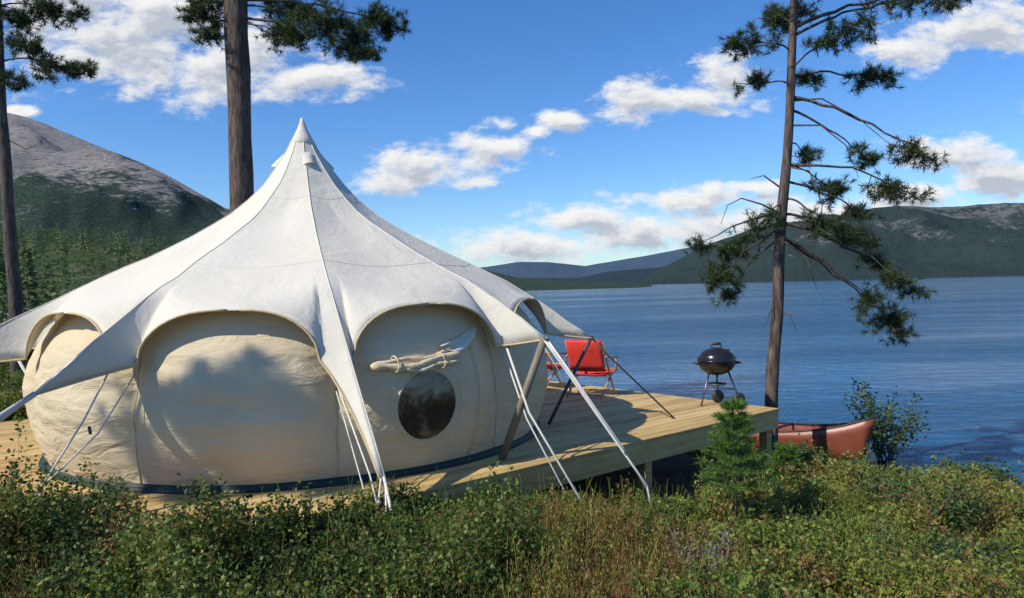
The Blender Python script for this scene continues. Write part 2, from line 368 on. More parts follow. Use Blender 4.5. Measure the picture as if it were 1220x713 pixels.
for ph in (-62,-158,26,116):
    P=[]
    for i in range(7):
        w=i/6; row=[]
        for j in range(9):
            s=-1+2*j/8; r=.20+.09*w; z=2.93-.15*w
            row.append(rp(ph+s*15*(1-.1*w),r+.002+.038*(1-s*s)*w**.8,z+.006+.022*(1-s*s)*w))
        P.append(row)
    mb.grid(P)
mb.obj('vent_hoods',M_roof,tent)
WZ=[(.0,2.39),(.15,2.44),(.35,2.49),(.6,2.51),(.85,2.475),(1.05,2.40),(1.2,2.31),(1.35,2.20),(1.5,2.05)]
def wall_r(z): return float(np.interp(z,[q[0] for q in WZ],[q[1] for q in WZ]))
def smooth_wall_r(z): return (wall_r(z-.06)+wall_r(z)*2+wall_r(z+.06))/4 if .06<z<1.44 else wall_r(z)
def wallpt(ph,z,off=0):
    m=abs(((ph-phi0)%36)/18-1)
    h=math.sin(math.pi*min(1,max(0,z/1.5)))
    r=smooth_wall_r(z)+.07*(1-m**2.2)*h-.07*(m**5)*h
    q=rp(ph,r+off,z); 
    nn=noise.noise(Vector((ph*.06,z*3.2,0)))*.022+noise.noise(Vector((ph*.14,z*9+ph*.05,4)))*.013+noise.noise(Vector((ph*.1+z*4,z*14,8)))*.006
    q+= (rp(ph,1,0)-TC)*nn*h
    return q
mb=MB(); mb.grid([[wallpt(ph,z) for z in np.linspace(.012,1.49,70)] for ph in np.arange(-70,290.1,.75)])
mb.obj('bulging_wall',M_wall,tent)
mb=MB()
for k in range(NS): mb.tube([wallpt(phi0+36*k,z,.003) for z in np.linspace(.02,1.4,20)],.007,6)
mb.obj('wall_seams',M_trim,tent)
mb=MB(); mb.grid([[rp(ph,r+.006*noise.noise(Vector((ph*.1,0,0))),z) for r,z in ((2.40,.055),(2.42,.052),(2.43,.03),(2.435,.006),(2.46,.005))] for ph in range(0,363,3)])
mb.obj('groundsheet',M_green,tent)
mb=MB(); mb.lathe([(.001,.008),(2.38,.008)],TC,60); mb.obj('floor_sheet',M_trim,tent)
mb=MB(); mb.tube([TC+Vector((0,0,.01)),TC+Vector((0,0,3.25))],.025,10); mb.obj('centre_pole',M_metal,tent)
# window
wc_ph,wc_z,wr=-54,.56,.26
def wq(s,t,off): return wallpt(wc_ph+math.degrees(s/2.58),wc_z+t,off)
mb=MB(); P=[]
for i in range(9):
    rr=wr*i/8+.0005; P.append([wq(rr*math.cos(a),rr*1.04*math.sin(a),.006) for a in np.linspace(0,2*math.pi,41)])
mb.grid(P)
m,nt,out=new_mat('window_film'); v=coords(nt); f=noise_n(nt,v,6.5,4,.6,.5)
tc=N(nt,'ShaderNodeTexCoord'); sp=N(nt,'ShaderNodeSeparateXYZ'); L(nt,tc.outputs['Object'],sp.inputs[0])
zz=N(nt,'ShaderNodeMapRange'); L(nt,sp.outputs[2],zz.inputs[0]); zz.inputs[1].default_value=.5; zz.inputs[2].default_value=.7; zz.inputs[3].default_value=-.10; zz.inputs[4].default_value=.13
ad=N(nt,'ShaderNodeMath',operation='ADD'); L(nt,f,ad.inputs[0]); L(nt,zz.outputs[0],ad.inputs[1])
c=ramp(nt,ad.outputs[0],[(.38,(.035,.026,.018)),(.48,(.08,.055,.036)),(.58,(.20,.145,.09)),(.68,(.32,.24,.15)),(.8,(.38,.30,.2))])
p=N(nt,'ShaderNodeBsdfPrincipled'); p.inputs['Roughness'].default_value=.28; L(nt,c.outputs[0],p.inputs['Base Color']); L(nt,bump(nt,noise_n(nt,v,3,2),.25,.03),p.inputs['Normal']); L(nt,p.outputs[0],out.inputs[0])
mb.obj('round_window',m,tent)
mb=MB(); mb.tube([wq((wr+.01)*math.cos(a),(wr+.01)*1.04*math.sin(a),.006) for a in np.linspace(0,2*math.pi,41)],.010,6)
mb.tube([wq((wr+.07)*math.cos(a),(wr+.07)*1.04*math.sin(a),.001) for a in np.linspace(0,2*math.pi,41)],.003,5)
mb.obj('window_zip',M_wall,tent)
mb=MB()
def roll(s0,t0,s1,t1,r,seed,off):
    pts=[];rad=[]
    for i in range(25):
        w=i/24; pts.append(wq(s0+(s1-s0)*w,t0+(t1-t0)*w+.012*math.sin(w*9+seed)-.02*math.sin(math.pi*w),off+.008*math.sin(w*14+seed))); rad.append(r*(.85+.45*noise.noise(Vector((w*9,seed,0)))) if 0<i<24 else r*.5)
    mb.tube(pts,rad,10)
roll(-.47,.325,.33,.385,.034,1,.05); roll(-.44,.362,.28,.425,.022,5,.04); roll(-.2,.30,.30,.35,.018,9,.06)
for s in (-.28,.12): 
    mb.tube([wq(s+.045*math.cos(a)*.3,.35+.06*math.sin(a),.055+.045*math.cos(a)) for a in np.linspace(0,6.283,14)],.006,5)
mb.obj('rolled_window_cover',M_roll,tent)
mb=MB(); P=[]
for i in range(16):
    w=i/15; row=[]
    for j in range(9):
        q=j/8; row.append(wq(.16+.50*w,.46+.12*w-q*(.02+.10*math.sin(math.pi*min(1,w*.95))),.035+.03*math.sin(q*7+w*5)))
    P.append(row)
mb.grid(P); mb.obj('draped_flap',M_roof,tent)
mb=MB()
for s in (.50,.53): mb.tube([wq(s+.02*math.sin(t*3),t-.5,.002) for t in np.linspace(0,.95,16)],.003,5)
mb.obj('door_zip',M_trim,tent)
# poles and guy ropes
mb=MB()
mb.tube([tips[1]+Vector((-.01,0,.02)),(-.12,6.33,.0)],.034,10)
mb.obj('side_pole',M_pole,tent)
mb=MB(); mb.tube([tips[2]+Vector((0,0,.03)),(.36,7.88,.0)],.018,8)
mb.tube([tips[2],(1.02,8.02,.72),(1.74,8.02,.0)],.010,6)
mb.obj('dark_side_pole',M_darkrope,tent)
mb=MB()
def rope(pts,r=.0085): mb.tube(pts,r,6)
rope([tips[0]+Vector((.0,0,.04)),(-.80,4.78,-.06),(-.66,4.45,gz(-.66,4.45)-.02)],.011)
rope([tips[0]+Vector((.01,0,.02)),(-.86,4.82,-.02),(-.84,4.55,gz(-.84,4.55))],.007)
rope([tips[0]+Vector((-.02,0,.03)),(-.93,4.85,-.03),(-.98,4.7,gz(-.98,4.7))],.007)
rope([wallpt(-70,.80,.03),(-1.02,5.12,.2),(-.86,4.76,gz(-.86,4.76))],.007)
rope([wallpt(-70,.72,.03),(-1.07,5.12,.12),(-.95,4.80,gz(-.95,4.8))],.005)
P=[]; a=tips[1]; b=Vector((1.03,5.80,-.12))
for w in np.linspace(0,1,8):
    q=a.lerp(b,w); ww=.036*(1-w)+.012; P.append([q+Vector((-.6*ww,-.6*ww,0)),q+Vector((0,0,.006)),q+Vector((.6*ww,.6*ww,0))])
mb2=MB(); mb2.grid(P); o=mb2.obj('webbing_strap',M_roof,tent); o.modifiers.new('s','SOLIDIFY').thickness=.004
rope([a,b,(1.08,5.74,gz(1.08,5.74)-.05)],.009); rope([a+Vector((0,0,.02)),a.lerp(b,.75)+Vector((.02,.02,.0)),(1.2,5.85,gz(1.2,5.85))],.005)
rope([rp(-35,2.54,1.12),(.12,6.2,.42),(.60,5.68,gz(.6,5.68))],.011)
rope([rp(-35,2.52,1.05),(.10,6.25,.36),(.50,5.78,gz(.5,5.78))],.008)
a=tips[9]; rope([a,(-3.55,4.0,.38),(-3.95,3.2,gz(-3.95,3.2))],.02)
rope([a,(-3.5,4.15,.36),(-3.7,3.6,gz(-3.7,3.6))],.01)
rope([rp(-106,2.58,1.06),(-3.05,5.2,.6),(-3.25,4.62,gz(-3.25,4.62))],.007)
rope([wallpt(-106,.9,.03),(-3.0,5.3,.5),(-3.45,4.75,gz(-3.45,4.75))],.006)
a=tips[8]; rope([a,(-5.9,5.2,.35),(-6.5,4.8,gz(-6.5,4.8))],.02); rope([a+Vector((0,0,-.05)),(-5.8,5.2,.2),(-6.2,4.9,gz(-6.2,4.9))],.01)
rope([rp(-142,2.58,1.06),(-5.0,5.9,.5),(-5.6,5.4,0)],.008)
for k in (3,4,5,6,7):
    ph=phi0+36*k; rope([tips[k],rp(ph,4.3,gz(*rp(ph,4.3,0)[:2]))],.009); rope([tips[k],rp(ph,2.6,0)],.015)
mb.obj('guy_ropes',M_rope,tent)
b=Vector((1.03,5.80,-.12)); mb=MB()
for q in (tips[0]+Vector((.04,-.1,-.1)),Vector((-.78,4.72,-.1)),tips[1].lerp(b,.78),rp(-35,2.60,1.0),Vector((-3.03,5.24,.56)),Vector((-.9,4.82,-.04))):
    mb.tube([q,q+Vector((.02,-.02,-.05))],.011,7)
mb.obj('rope_sliders',M_darkrope,tent)

# ------------------------------------------------------------------ kettle barbecue
bbq=empty('kettle_barbecue'); bc=Vector((2.44,8.86,0)); r0=.225
mb=MB()
lid=[(r0*math.cos(a),.545+.155*math.sin(a)) for a in np.linspace(0,math.pi/2-.001,12)]
bowl=[(r0*.985*math.cos(a),.535-.175*math.sin(a)) for a in np.linspace(0,math.pi/2-.05,12)]
mb.lathe(lid,bc,36); mb.lathe([(r0+.006,.535),(r0+.009,.542),(r0+.006,.55),(r0-.004,.553)],bc,36); mb.lathe(bowl,bc,36)
mb.obj('bowl_and_lid',M_black,bbq)
mb=MB()
mb.tube([bc+Vector((-.055,0,.69)),bc+Vector((-.055,0,.735)),bc+Vector((.055,0,.735)),bc+Vector((.055,0,.69))],.009,8); mb.tube([bc+Vector((-.05,0,.738)),bc+Vector((.05,0,.738))],.015,8)
for s in (-1,1): mb.tube([bc+Vector((s*.215,-.05,.5)),bc+Vector((s*.275,-.05,.51)),bc+Vector((s*.275,.05,.51)),bc+Vector((s*.215,.05,.5))],.009,8)
mb.lathe([(.03,.672),(.034,.69),(.001,.694)],bc+Vector((.11,-.05,-.015)),14)
wh=[(.05,.16),(.23,-.10)]
for wx,wy in wh:
    c=bc+Vector((wx,wy,.08)); mb.lathe([(.001,-.022),(.06,-.024),(.074,-.018),(.08,0),(.074,.018),(.06,.024),(.001,.022)],c,24,'Y',R(15))
mb.obj('handles_and_wheels',M_plastic,bbq)
mb=MB()
mb.tube([bc+Vector((-.10,-.03,.40)),bc+Vector((-.22,-.09,.005))],.011,8)
for (wx,wy) in wh: mb.tube([bc+Vector((wx*.55,wy*.5,.40)),bc+Vector((wx,wy,.08))],.011,8)
mb.tube([bc+Vector((*wh[0],.08)),bc+Vector((*wh[1],.08))],.008,8)
mb.tube([bc+Vector((-.165,-.065,.2)),bc+Vector((.035,.12,.2)),bc+Vector((.19,-.08,.2)),bc+Vector((-.165,-.065,.2))],.005,6)
mb.lathe([(.001,.235),(.10,.245),(.115,.262),(.11,.265)],bc,24)
mb.tube([bc+Vector((0,0,.37)),bc+Vector((0,0,.24))],.012,8)
mb.obj('legs_and_ash_catcher',M_metal,bbq)

# ------------------------------------------------------------------ folding chairs
def chair(name,pos,yaw):
    e=empty(name); rot=Matrix.Rotation(yaw,3,'Z'); P=lambda x,y,z:Vector(pos)+rot@Vector((x,y,z))
    mb=MB()
    for s in (-1,1):
        x=s*.26
        mb.tube([P(x,-.26,.74),P(x,.02,.22),P(x,.16,.012)],.014,8)
        mb.tube([P(x*.92,.26,.34),P(x*.92,.0,.22),P(x*.92,-.30,.012)],.014,8)
        mb.tube([P(x*1.08,-.20,.54),P(x*1.08,.22,.50)],.016,8); mb.tube([P(x*1.06,.20,.50),P(x*1.0,.22,.31)],.012,8)
    for y,z in ((-.26,.74),(.25,.33),(-.10,.28),(.14,.05),(-.28,.05)): mb.tube([P(-.27,y,z),P(.27,y,z)],.012,8)
    mb.obj('frame',M_chairwood,e)
    mb=MB(); G=[]
    path=[(-.265,.76),(-.27,.72),(-.24,.62),(-.20,.52),(-.17,.43),(-.13,.34)]
    for y,z in path: G.append([P(-.25+.5*j/8,y-.03*math.sin(math.pi*j/8),z) for j in range(9)])
    mb.grid(G); G=[]
    for i in range(7):
        w=i/6; G.append([P(-.24+.48*j/8,-.13+.39*w,.31+.03*w-.05*math.sin(math.pi*w)-.02*math.sin(math.pi*j/8)) for j in range(9)])
    mb.grid(G); o=mb.obj('sling',M_red,e); o.modifiers.new('s','SOLIDIFY').thickness=.008
chair('folding_chair',(1.05,9.9,.0),R(-28))
chair('folding_chair',(.42,10.75,.0),R(-50))

# ------------------------------------------------------------------ canoe
can=empty('canoe'); bow=Vector((4.60,9.35,-.91)); stern=Vector((1.7,12.9,-1.12)); ax=(stern-bow).normalized(); sd=ax.cross(Vector((0,0,1))).normalized(); up=sd.cross(ax); 
if up.z<0: up=-up
ln=(stern-bow).length; G=[]; ga=[];gb=[]
for i in range(41):
    w=i/40; s=2*w-1; beam=.43*(1-abs(s)**2.6); sheer=.36+.26*abs(s)**3.5; keel=.02+.10*abs(s)**10
    c=bow+ax*(ln*w); row=[]
    for j in range(17):
        a=-math.pi/2+math.pi*j/16; 
        hx=math.sin(a); hz=1-math.cos(a)**.8 if abs(math.cos(a))>1e-6 else 1
        ex=(-1 if w<.5 else 1)*.16*(1-hz)*abs(s)**14*-1
        row.append(c+sd*(beam*(abs(hx)**.75)*(1 if hx>0 else -1)+(.006*(1 if hx>0 else -1)))+up*(keel+(sheer-keel)*hz)+ax*ex)
    G.append(row); ga.append(row[0]); gb.append(row[-1])
mb=MB(); mb.grid(G); o=mb.obj('hull',M_canoe,can); o.modifiers.new('s','SOLIDIFY').thickness=.008
mb=MB(); mb.tube(ga,.014,6); mb.tube(gb,.014,6)
for w in (.3,.7): i=int(w*40); mb.tube([ga[i],gb[i]],.02,6)
mb.obj('gunwales',M_plastic,can)

# ------------------------------------------------------------------ pines
def pine(name,trunk,radii,clusters,bare,barkmat,seed,nl=.085,nw=.006,per=26,dens=1.0):
    global rng
    e=empty(name); rr=random.Random(seed); mb=MB()
    tp=[Vector(p) for p in trunk]
    pts=[];rad=[]
    for i in range(len(tp)-1):
        for k in range(6):
            w=k/6; q=tp[i].lerp(tp[i+1],w); q+=Vector((noise.noise(q*.9+Vector((seed,0,0))),noise.noise(q*.9+Vector((0,seed,0))),0))*.035
            pts.append(q); rad.append((radii[i]*(1-w)+radii[i+1]*w)*(1+.1*noise.noise(q*3)))
    pts.append(tp[-1]); rad.append(radii[-1]); mb.tube(pts,rad,14)
    def tr(z):
        for i in range(len(tp)-1):
            if tp[i].z<=z<=tp[i+1].z:
                return tp[i].lerp(tp[i+1],(z-tp[i].z)/(tp[i+1].z-tp[i].z))
        return tp[-1].copy()
    C=[];Dd=[];TT=[]
    for (cx,cy,cz,rx,rz,nt_,az) in clusters:
        nt_=int(nt_*dens)
        c=Vector((cx,cy,cz)); a=tr(az); mid=a.lerp(c,.5)+Vector((0,rr.uniform(-.1,.1),.12*(c-a).length+rr.uniform(0,.1)))
        far=c+(c-a).normalized()*rx*.6; 
        limb=[]
        for k in range(13):
            w=k/12; q=a*(1-w)**2+mid*2*w*(1-w)+far*w*w
            q+=Vector((noise.noise(q*3+Vector((seed,0,0))),noise.noise(q*3+Vector((0,0,seed))),noise.noise(q*3.3+Vector((9,seed,0)))))*.07*min(1,w*3)
            limb.append(q)
        br=.009+.008*(c-a).length
        mb.tube(limb,[br*(1-.75*k/12) for k in range(13)],6)
        nsub=max(5,nt_//8)
        for s in range(nsub):
            v=Vector((rr.gauss(0,1),rr.gauss(0,1),rr.gauss(0,1))).normalized()*rr.random()**.4
            tgt=c+Vector((v.x*rx,v.y*rx*.9,v.z*rz)); st=min(limb[5:],key=lambda p:(p-tgt).length+rr.random()*.15)
            md=st.lerp(tgt,.5)+Vector((rr.uniform(-.05,.05),rr.uniform(-.05,.05),rr.uniform(-.03,.06)))
            mb.tube([st,md,tgt],[.006,.0045,.003],4,False)
            dr=(tgt-md).normalized()
            for q in range(max(3,nt_//nsub)):
                w=rr.random()**.7; pp=st.lerp(md,w*2) if w<.5 else md.lerp(tgt,w*2-1)
                off=Vector((rr.gauss(0,1),rr.gauss(0,1),rr.gauss(0,.8)))*.06; tp_=pp+off
                dd=(dr*.7+off.normalized()*.8+Vector((0,0,.35))).normalized()
                mb.tube([pp,tp_],[.003,.002],3,False)
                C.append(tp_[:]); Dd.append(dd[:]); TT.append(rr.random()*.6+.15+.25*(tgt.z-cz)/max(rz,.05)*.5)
    for br in bare:
        n=len(br); mb.tube(br,[.014*(1-.8*k/(n-1)) for k in range(n)],5)
    mb.obj('trunk_and_branches',barkmat,e)
    C=np.repeat(np.array(C),per,0); Dd=np.repeat(np.array(Dd),per,0); TT=np.repeat(np.array(TT),per)
    n=len(C); d=unit(Dd*.75+rnd_unit(n)); base=C-Dd*rng.random((n,1))*.07
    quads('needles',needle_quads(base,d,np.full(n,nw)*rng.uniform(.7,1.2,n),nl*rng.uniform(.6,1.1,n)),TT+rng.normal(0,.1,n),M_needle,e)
    return e
Y=9.2
def cl(x,z,rx,rz,n,az,dy=0): return (x,Y+dy,z,rx,rz,n,az)
pine('pine_tree',[(3.13,Y,-.98),(3.155,Y,-.72),(3.275,Y,.79),(3.386,Y,2.36),(3.50,Y,3.72),(3.595,Y,4.97),(3.66,Y,7.6)],[.12,.092,.075,.064,.054,.048,.02],
 [cl(3.0,4.42,.40,.32,75,4.3),cl(3.12,3.98,.26,.18,34,3.9,.2),cl(3.35,4.75,.3,.2,45,4.6,.2),cl(4.10,4.45,.46,.26,85,4.1,-.2),cl(4.62,3.98,.40,.24,70,4.0,.2),cl(5.0,4.85,.55,.16,70,4.5),cl(5.6,4.95,.34,.14,36,4.6,.1),
  cl(3.85,4.05,.28,.18,36,3.95,.3),cl(3.75,4.85,.45,.24,65,4.7,.3),cl(3.4,5.3,.6,.3,90,5.0,-.3),cl(4.1,5.6,.6,.3,90,5.4,.2),cl(3.2,6.2,.6,.4,90,6,.2),cl(3.9,6.9,.5,.4,90,6.5),cl(3.6,7.6,.3,.3,50,7.3),
  cl(5.05,2.97,.42,.13,65,3.75,-.1),cl(4.45,3.02,.32,.14,45,3.6,.2),cl(4.75,2.50,.42,.17,70,2.9,-.2),cl(4.05,2.62,.36,.24,60,2.9,.3),cl(3.75,3.05,.22,.15,28,3.2,.2),cl(4.35,2.3,.3,.14,40,2.7,.2),
  cl(3.93,2.08,.38,.2,62,2.5,-.2),cl(4.5,1.95,.32,.16,52,2.3,.1),cl(4.78,1.38,.36,.16,60,2.2,-.1),cl(4.74,.92,.40,.22,90,2.0,.15),cl(4.42,1.15,.24,.14,34,2.0,0),cl(4.6,1.65,.25,.12,30,2.2,.2),
  cl(2.9,1.92,.33,.24,70,2.2,.1),cl(2.62,1.55,.32,.26,75,2.15,-.1),cl(3.08,2.2,.24,.14,34,2.4,-.2),cl(2.45,1.95,.2,.14,24,2.3,.2),cl(2.75,1.3,.22,.12,24,2.0,.1)],
 [[(3.38,Y,2.3),(3.1,Y-.1,2.42),(2.85,Y-.1,2.5),(2.68,Y-.1,2.42),(2.62,Y,2.2)],[(3.37,Y,2.25),(3.05,Y-.2,2.3),(2.9,Y-.2,2.1)],[(3.48,Y,3.7),(3.9,Y,3.72),(4.3,Y-.1,3.45),(4.7,Y-.1,3.1)],
  [(3.47,Y,3.4),(3.8,Y-.2,3.35),(4.1,Y-.2,3.1),(4.25,Y-.2,2.7)],[(3.42,Y,2.9),(3.65,Y-.2,2.8),(3.8,Y-.2,2.4),(3.78,Y-.2,2.1)],[(3.3,Y,1.1),(3.42,Y-.1,1.05),(3.5,Y-.1,.85)],[(3.3,Y,1.2),(3.18,Y-.1,1.1),(3.1,Y-.1,.9)],
  [(3.36,Y,2.0),(3.6,Y-.2,1.75),(3.72,Y-.2,1.35)],[(3.41,Y,2.6),(3.2,Y+.1,2.8),(3.0,Y,2.75)]],M_bark,3,.085,.0062,26,1.7)
Y=13.
pine('pine_tree',[(-4.72,Y,-.5),(-4.71,Y,0.2),(-4.70,Y,3.0),(-4.69,Y,6.6),(-4.66,Y,9.5),(-4.6,Y,12)],[.27,.225,.205,.195,.14,.03],
 [cl(-2.95,6.05,.95,.5,230,6.5),cl(-2.2,6.2,.6,.38,120,6.6,.3),cl(-3.75,5.84,.5,.36,120,6.2,-.3),cl(-3.85,6.5,.6,.35,120,6.7,.3),cl(-2.6,5.6,.5,.2,70,6.3,-.2),cl(-5.3,6.42,.5,.4,110,6.6),cl(-5.15,6.0,.36,.24,60,6.3,-.2),
  cl(-3.3,7.3,1,.5,120,7.2),cl(-5.8,7.4,.9,.5,100,7.2),cl(-4.8,8.6,1.2,.6,130,8.2),cl(-4.2,10,1.1,.7,130,9.4),cl(-5.1,11.2,.8,.6,90,10.6)],
 [[(-4.6,Y,6.3),(-4.0,Y-.2,5.9),(-3.5,Y-.3,5.6)],[(-4.75,Y,5.9),(-5.0,Y,6.0)]],M_bark,11,.11,.008,26,1.9)
Y=12.
pine('pine_tree',[(-8.02,Y,-.4),(-8.03,Y,0),(-8.07,Y,.8),(-8.15,Y,3.5),(-8.23,Y,6.35),(-8.3,Y,9)],[.14,.12,.105,.09,.075,.03],
 [cl(-7.2,5.18,.58,.22,100,5.3),cl(-7.7,5.5,.4,.25,70,5.6,-.2),cl(-7.35,6.15,.5,.32,110,6.2,.2),cl(-7.9,6.05,.35,.25,60,6.2),cl(-7.9,4.95,.28,.18,35,5.1,-.1),cl(-8.9,5.3,.6,.3,80,5.4),cl(-8.7,6.4,.6,.4,90,6.4),cl(-7.9,7.2,.8,.5,100,7),cl(-8.4,8.3,.7,.5,100,8)],
 [[(-8.17,Y,4.1),(-7.8,Y,3.9),(-7.6,Y,4.0)]],M_barkdark,17,.10,.008,26,1.8)
# pine to the left of the photographer, it throws the dappled shade on the tent wall
Y=2.4
pine('pine_tree',[(-8.0,Y,-.2),(-8.0,Y,3.0),(-7.9,Y,5),(-7.9,Y,6.6)],[.15,.12,.09,.03],
 [cl(-7.15,5.95,.30,.22,60,5.7,.0),cl(-6.55,5.95,.34,.20,64,5.8,.05),cl(-6.3,5.35,.26,.13,36,5.5,.1),cl(-6.8,5.40,.24,.14,34,5.5,.1),cl(-7.5,5.55,.26,.16,36,5.5,-.1),cl(-7.1,5.15,.22,.12,24,5.1,.4),cl(-7.7,4.95,.3,.16,36,4.9,.2),cl(-8.4,4.8,.4,.2,40,4.8,-.2),cl(-7.8,4.2,.34,.16,30,4.4,.6)],
 [[(-8,Y,4),(-7.5,Y+.4,4.3),(-7.1,Y+.9,4.4)],[(-8,Y,4.6),(-7.3,Y-.2,4.9)]],M_bark,23,.11,.013,28,1.6)

# ------------------------------------------------------------------ low heath
V=[];T=[]
def inside_deck(x,y):
    q=np.array([x,y])-C1; a=q@La; t=q@Ln
    return (-.05<a<min(8.3,6.4+.58*max(t,0))+.08) and (-.04<t<6.3)
def clump(x,y,h,rad,n,kind,t0,sz,VV=None,TT_=None):
    VV=V if VV is None else VV; TT_=T if TT_ is None else TT_
    z=gz(x,y)
    ns=max(5,n//24)
    a=rng.random(ns)*6.283; rr=rad*np.sqrt(rng.random(ns)); bx=x+np.cos(a)*rr*.5; by=y+np.sin(a)*rr*.5
    lean=rng.normal(0,.025,2)
    tip=np.stack([x+np.cos(a)*rr*1.25+lean[0],y+np.sin(a)*rr*1.25+lean[1],z+h*(.55+.75*rng.random(ns)**1.6)*(1-.25*(rr/rad)**2)],1); base=np.stack([bx,by,np.full(ns,z-.02)],1)
    k=rng.integers(0,ns,n); w=(.25+.75*rng.random(n)**.65)[:,None]
    c=base[k]*(1-w)+tip[k]*w+rng.normal(0,.016,(n,3))
    if kind==0:
        d=rnd_unit(n); d[:,2]=np.abs(d[:,2])*.6+.1; q=leaf_quads(c,d,sz*.66*rng.uniform(.7,1.2,n),sz*rng.uniform(.7,1.25,n))
    elif kind==1:
        d=rnd_unit(n)*.6; d[:,2]=np.abs(d[:,2])+.5; q=leaf_quads(c,d,sz*.33*rng.uniform(.7,1.2,n),sz*1.1*rng.uniform(.6,1.2,n))
    else:
        d=rnd_unit(n)*.9; d[:,2]=np.abs(d[:,2])+.3; q=leaf_quads(c,d,sz*.28*rng.uniform(.7,1.2,n),sz*1.5*rng.uniform(.6,1.2,n))
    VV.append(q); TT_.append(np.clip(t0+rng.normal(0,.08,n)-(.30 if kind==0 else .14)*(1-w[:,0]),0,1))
    sq=needle_quads(base,tip-base,np.full(ns,.004),np.linalg.norm(tip-base,axis=1)*1.02); VV.append(sq); TT_.append(np.full(ns,.84))
cnt=0
for i in range(7600):
    y=1.9+10.5*random.random()**.8; hw=.85*y+.8; x=random.uniform(-hw,hw)
    s=.8*x+.6*y
    if s>9.35 or inside_deck(x,y): continue
    nz=noise.noise(Vector((x*.8,y*.8,20))); nz2=noise.noise(Vector((x*2.2,y*2.2,40))); nz3=noise.noise(Vector((x*1.5,y*1.5,70))); nz4=noise.noise(Vector((x*1.0,y*1.0,90)))
    right=max(0,min(1,(x-.7)/1.2)); left=max(0,min(1,(-x-.2)/2.5))
    k1=nz+nz2*.7-.22*right+.14*max(0,1-abs(x-.1)/1.2)
    kind=1 if k1>.22 else (2 if nz4+nz2*.4>.24 else 0)
    h=.18+.19*left+.09*random.random()+.20*max(-.35,nz3*1.7)
    if right>0 and kind==0: h+=.12*right*max(0,nz4*2)
    if random.random()<.05: h*=1.5
    q=np.array([x,y])-C1; td=-(q@Ln)
    if td<1.0 and x>-1.3: h*=.6
    if x>2.9 and y>7.6: h*=.7
    h=max(.08,h)
    if kind==0: t0=.25+.45*random.random()*max(0,.5+nz2)+.12*nz+.17*right+(.11 if nz3>0 else -.07)
    elif kind==1: t0=.62+.34*random.random()
    else: t0=.44+.17*random.random()
    if kind==0 and random.random()<.07: t0=.85
    sz=.020+.0022*y
    n=(380 if kind==0 else 300) if y<7 else 250
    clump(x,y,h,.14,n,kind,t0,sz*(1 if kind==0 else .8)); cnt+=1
for i in range(1500):
    y=random.uniform(-3,26); x=random.uniform(-22,9); s=.8*x+.6*y
    if s>9.3 or inside_deck(x,y) or (y>1.9 and abs(x)<.85*y+.8 and y<12): continue
    if abs(x)<1.2 and abs(y)<1.6: continue
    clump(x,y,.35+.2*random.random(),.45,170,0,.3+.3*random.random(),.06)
n=4500; yy=2+8*rng.random(n)**.9; xx=(rng.random(n)*2-1)*(.8*yy+.5); ok=[(.8*a+.6*b<9.2) and not inside_deck(a,b) for a,b in zip(xx,yy)]; xx=xx[ok];yy=yy[ok]
zz=np.array([gz(a,b) for a,b in zip(xx,yy)]); base=np.stack([xx,yy,zz],1); n=len(xx); d=rng.normal(0,.28,(n,3)); d[:,2]=1
V.append(needle_quads(base,d,np.full(n,.005),.2+.22*rng.random(n))); T.append(.45+.4*rng.random(n))
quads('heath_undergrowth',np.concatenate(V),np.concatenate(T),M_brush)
VV=[];T2=[]
for (x,y,h) in ((1.02,4.1,.26),(1.12,4.22,.30),(.98,4.3,.24),(-1.6,3.6,.28),(2.4,4.9,.24)):
    clump(x,y,h,.11,330,2,.5,.022,VV,T2)
quads('dead_heather',np.concatenate(VV),np.concatenate(T2),M_dead)

def bush(name,c,rx,h,n,sz,seed):
    e=empty(name); mb=MB(); C=[];Dd=[]
    for i in range(26):
        a=random.random()*6.283; rr=rx*random.random()**.5; top=Vector((c[0]+math.cos(a)*rr,c[1]+math.sin(a)*rr,c[2]+h*(.45+.55*random.random())))
        b=Vector(c)+Vector((random.uniform(-.1,.1),random.uniform(-.1,.1),0)); md=b.lerp(top,.5)+Vector((0,0,.08)); mb.tube([b,md,top],[.008,.006,.002],5)
        for k in range(n//26):
            w=.3+.7*random.random(); q=b.lerp(md,w*2) if w<.5 else md.lerp(top,w*2-1); q=q+Vector((random.gauss(0,.05),random.gauss(0,.05),random.gauss(0,.05))); C.append(q[:])
    mb.obj('stems',M_barkdark,e); C=np.array(C); k=len(C); d=rnd_unit(k); d[:,2]*=.6
    quads('leaves',leaf_quads(C,d,np.full(k,sz*.6),np.full(k,sz)),rng.random(k),M_leaf,e)
bush('lakeside_bush',(4.95,9.85,-1.08),.52,1.2,1700,.055,1)
bush('lakeside_bush',(3.5,8.9,-.95),.35,.42,1000,.05,2)
bush('lakeside_bush',(5.2,8.3,-1.0),.5,.40,1300,.05,3)
bush('lakeside_bush',(4.1,7.3,-.85),.45,.34,1400,.045,3)
bush('lakeside_bush',(3.1,5.6,gz(3.1,5.6)),.5,.42,2600,.035,3)
bush('lakeside_bush',(2.6,4.5,gz(2.6,4.5)),.4,.36,2600,.03,3)
bush('lakeside_bush',(-8.6,9.5,-.1),.9,1.1,2500,.07,4)
bush('lakeside_bush',(-9.5,14,-.1),1.2,2.0,4000,.09,5)

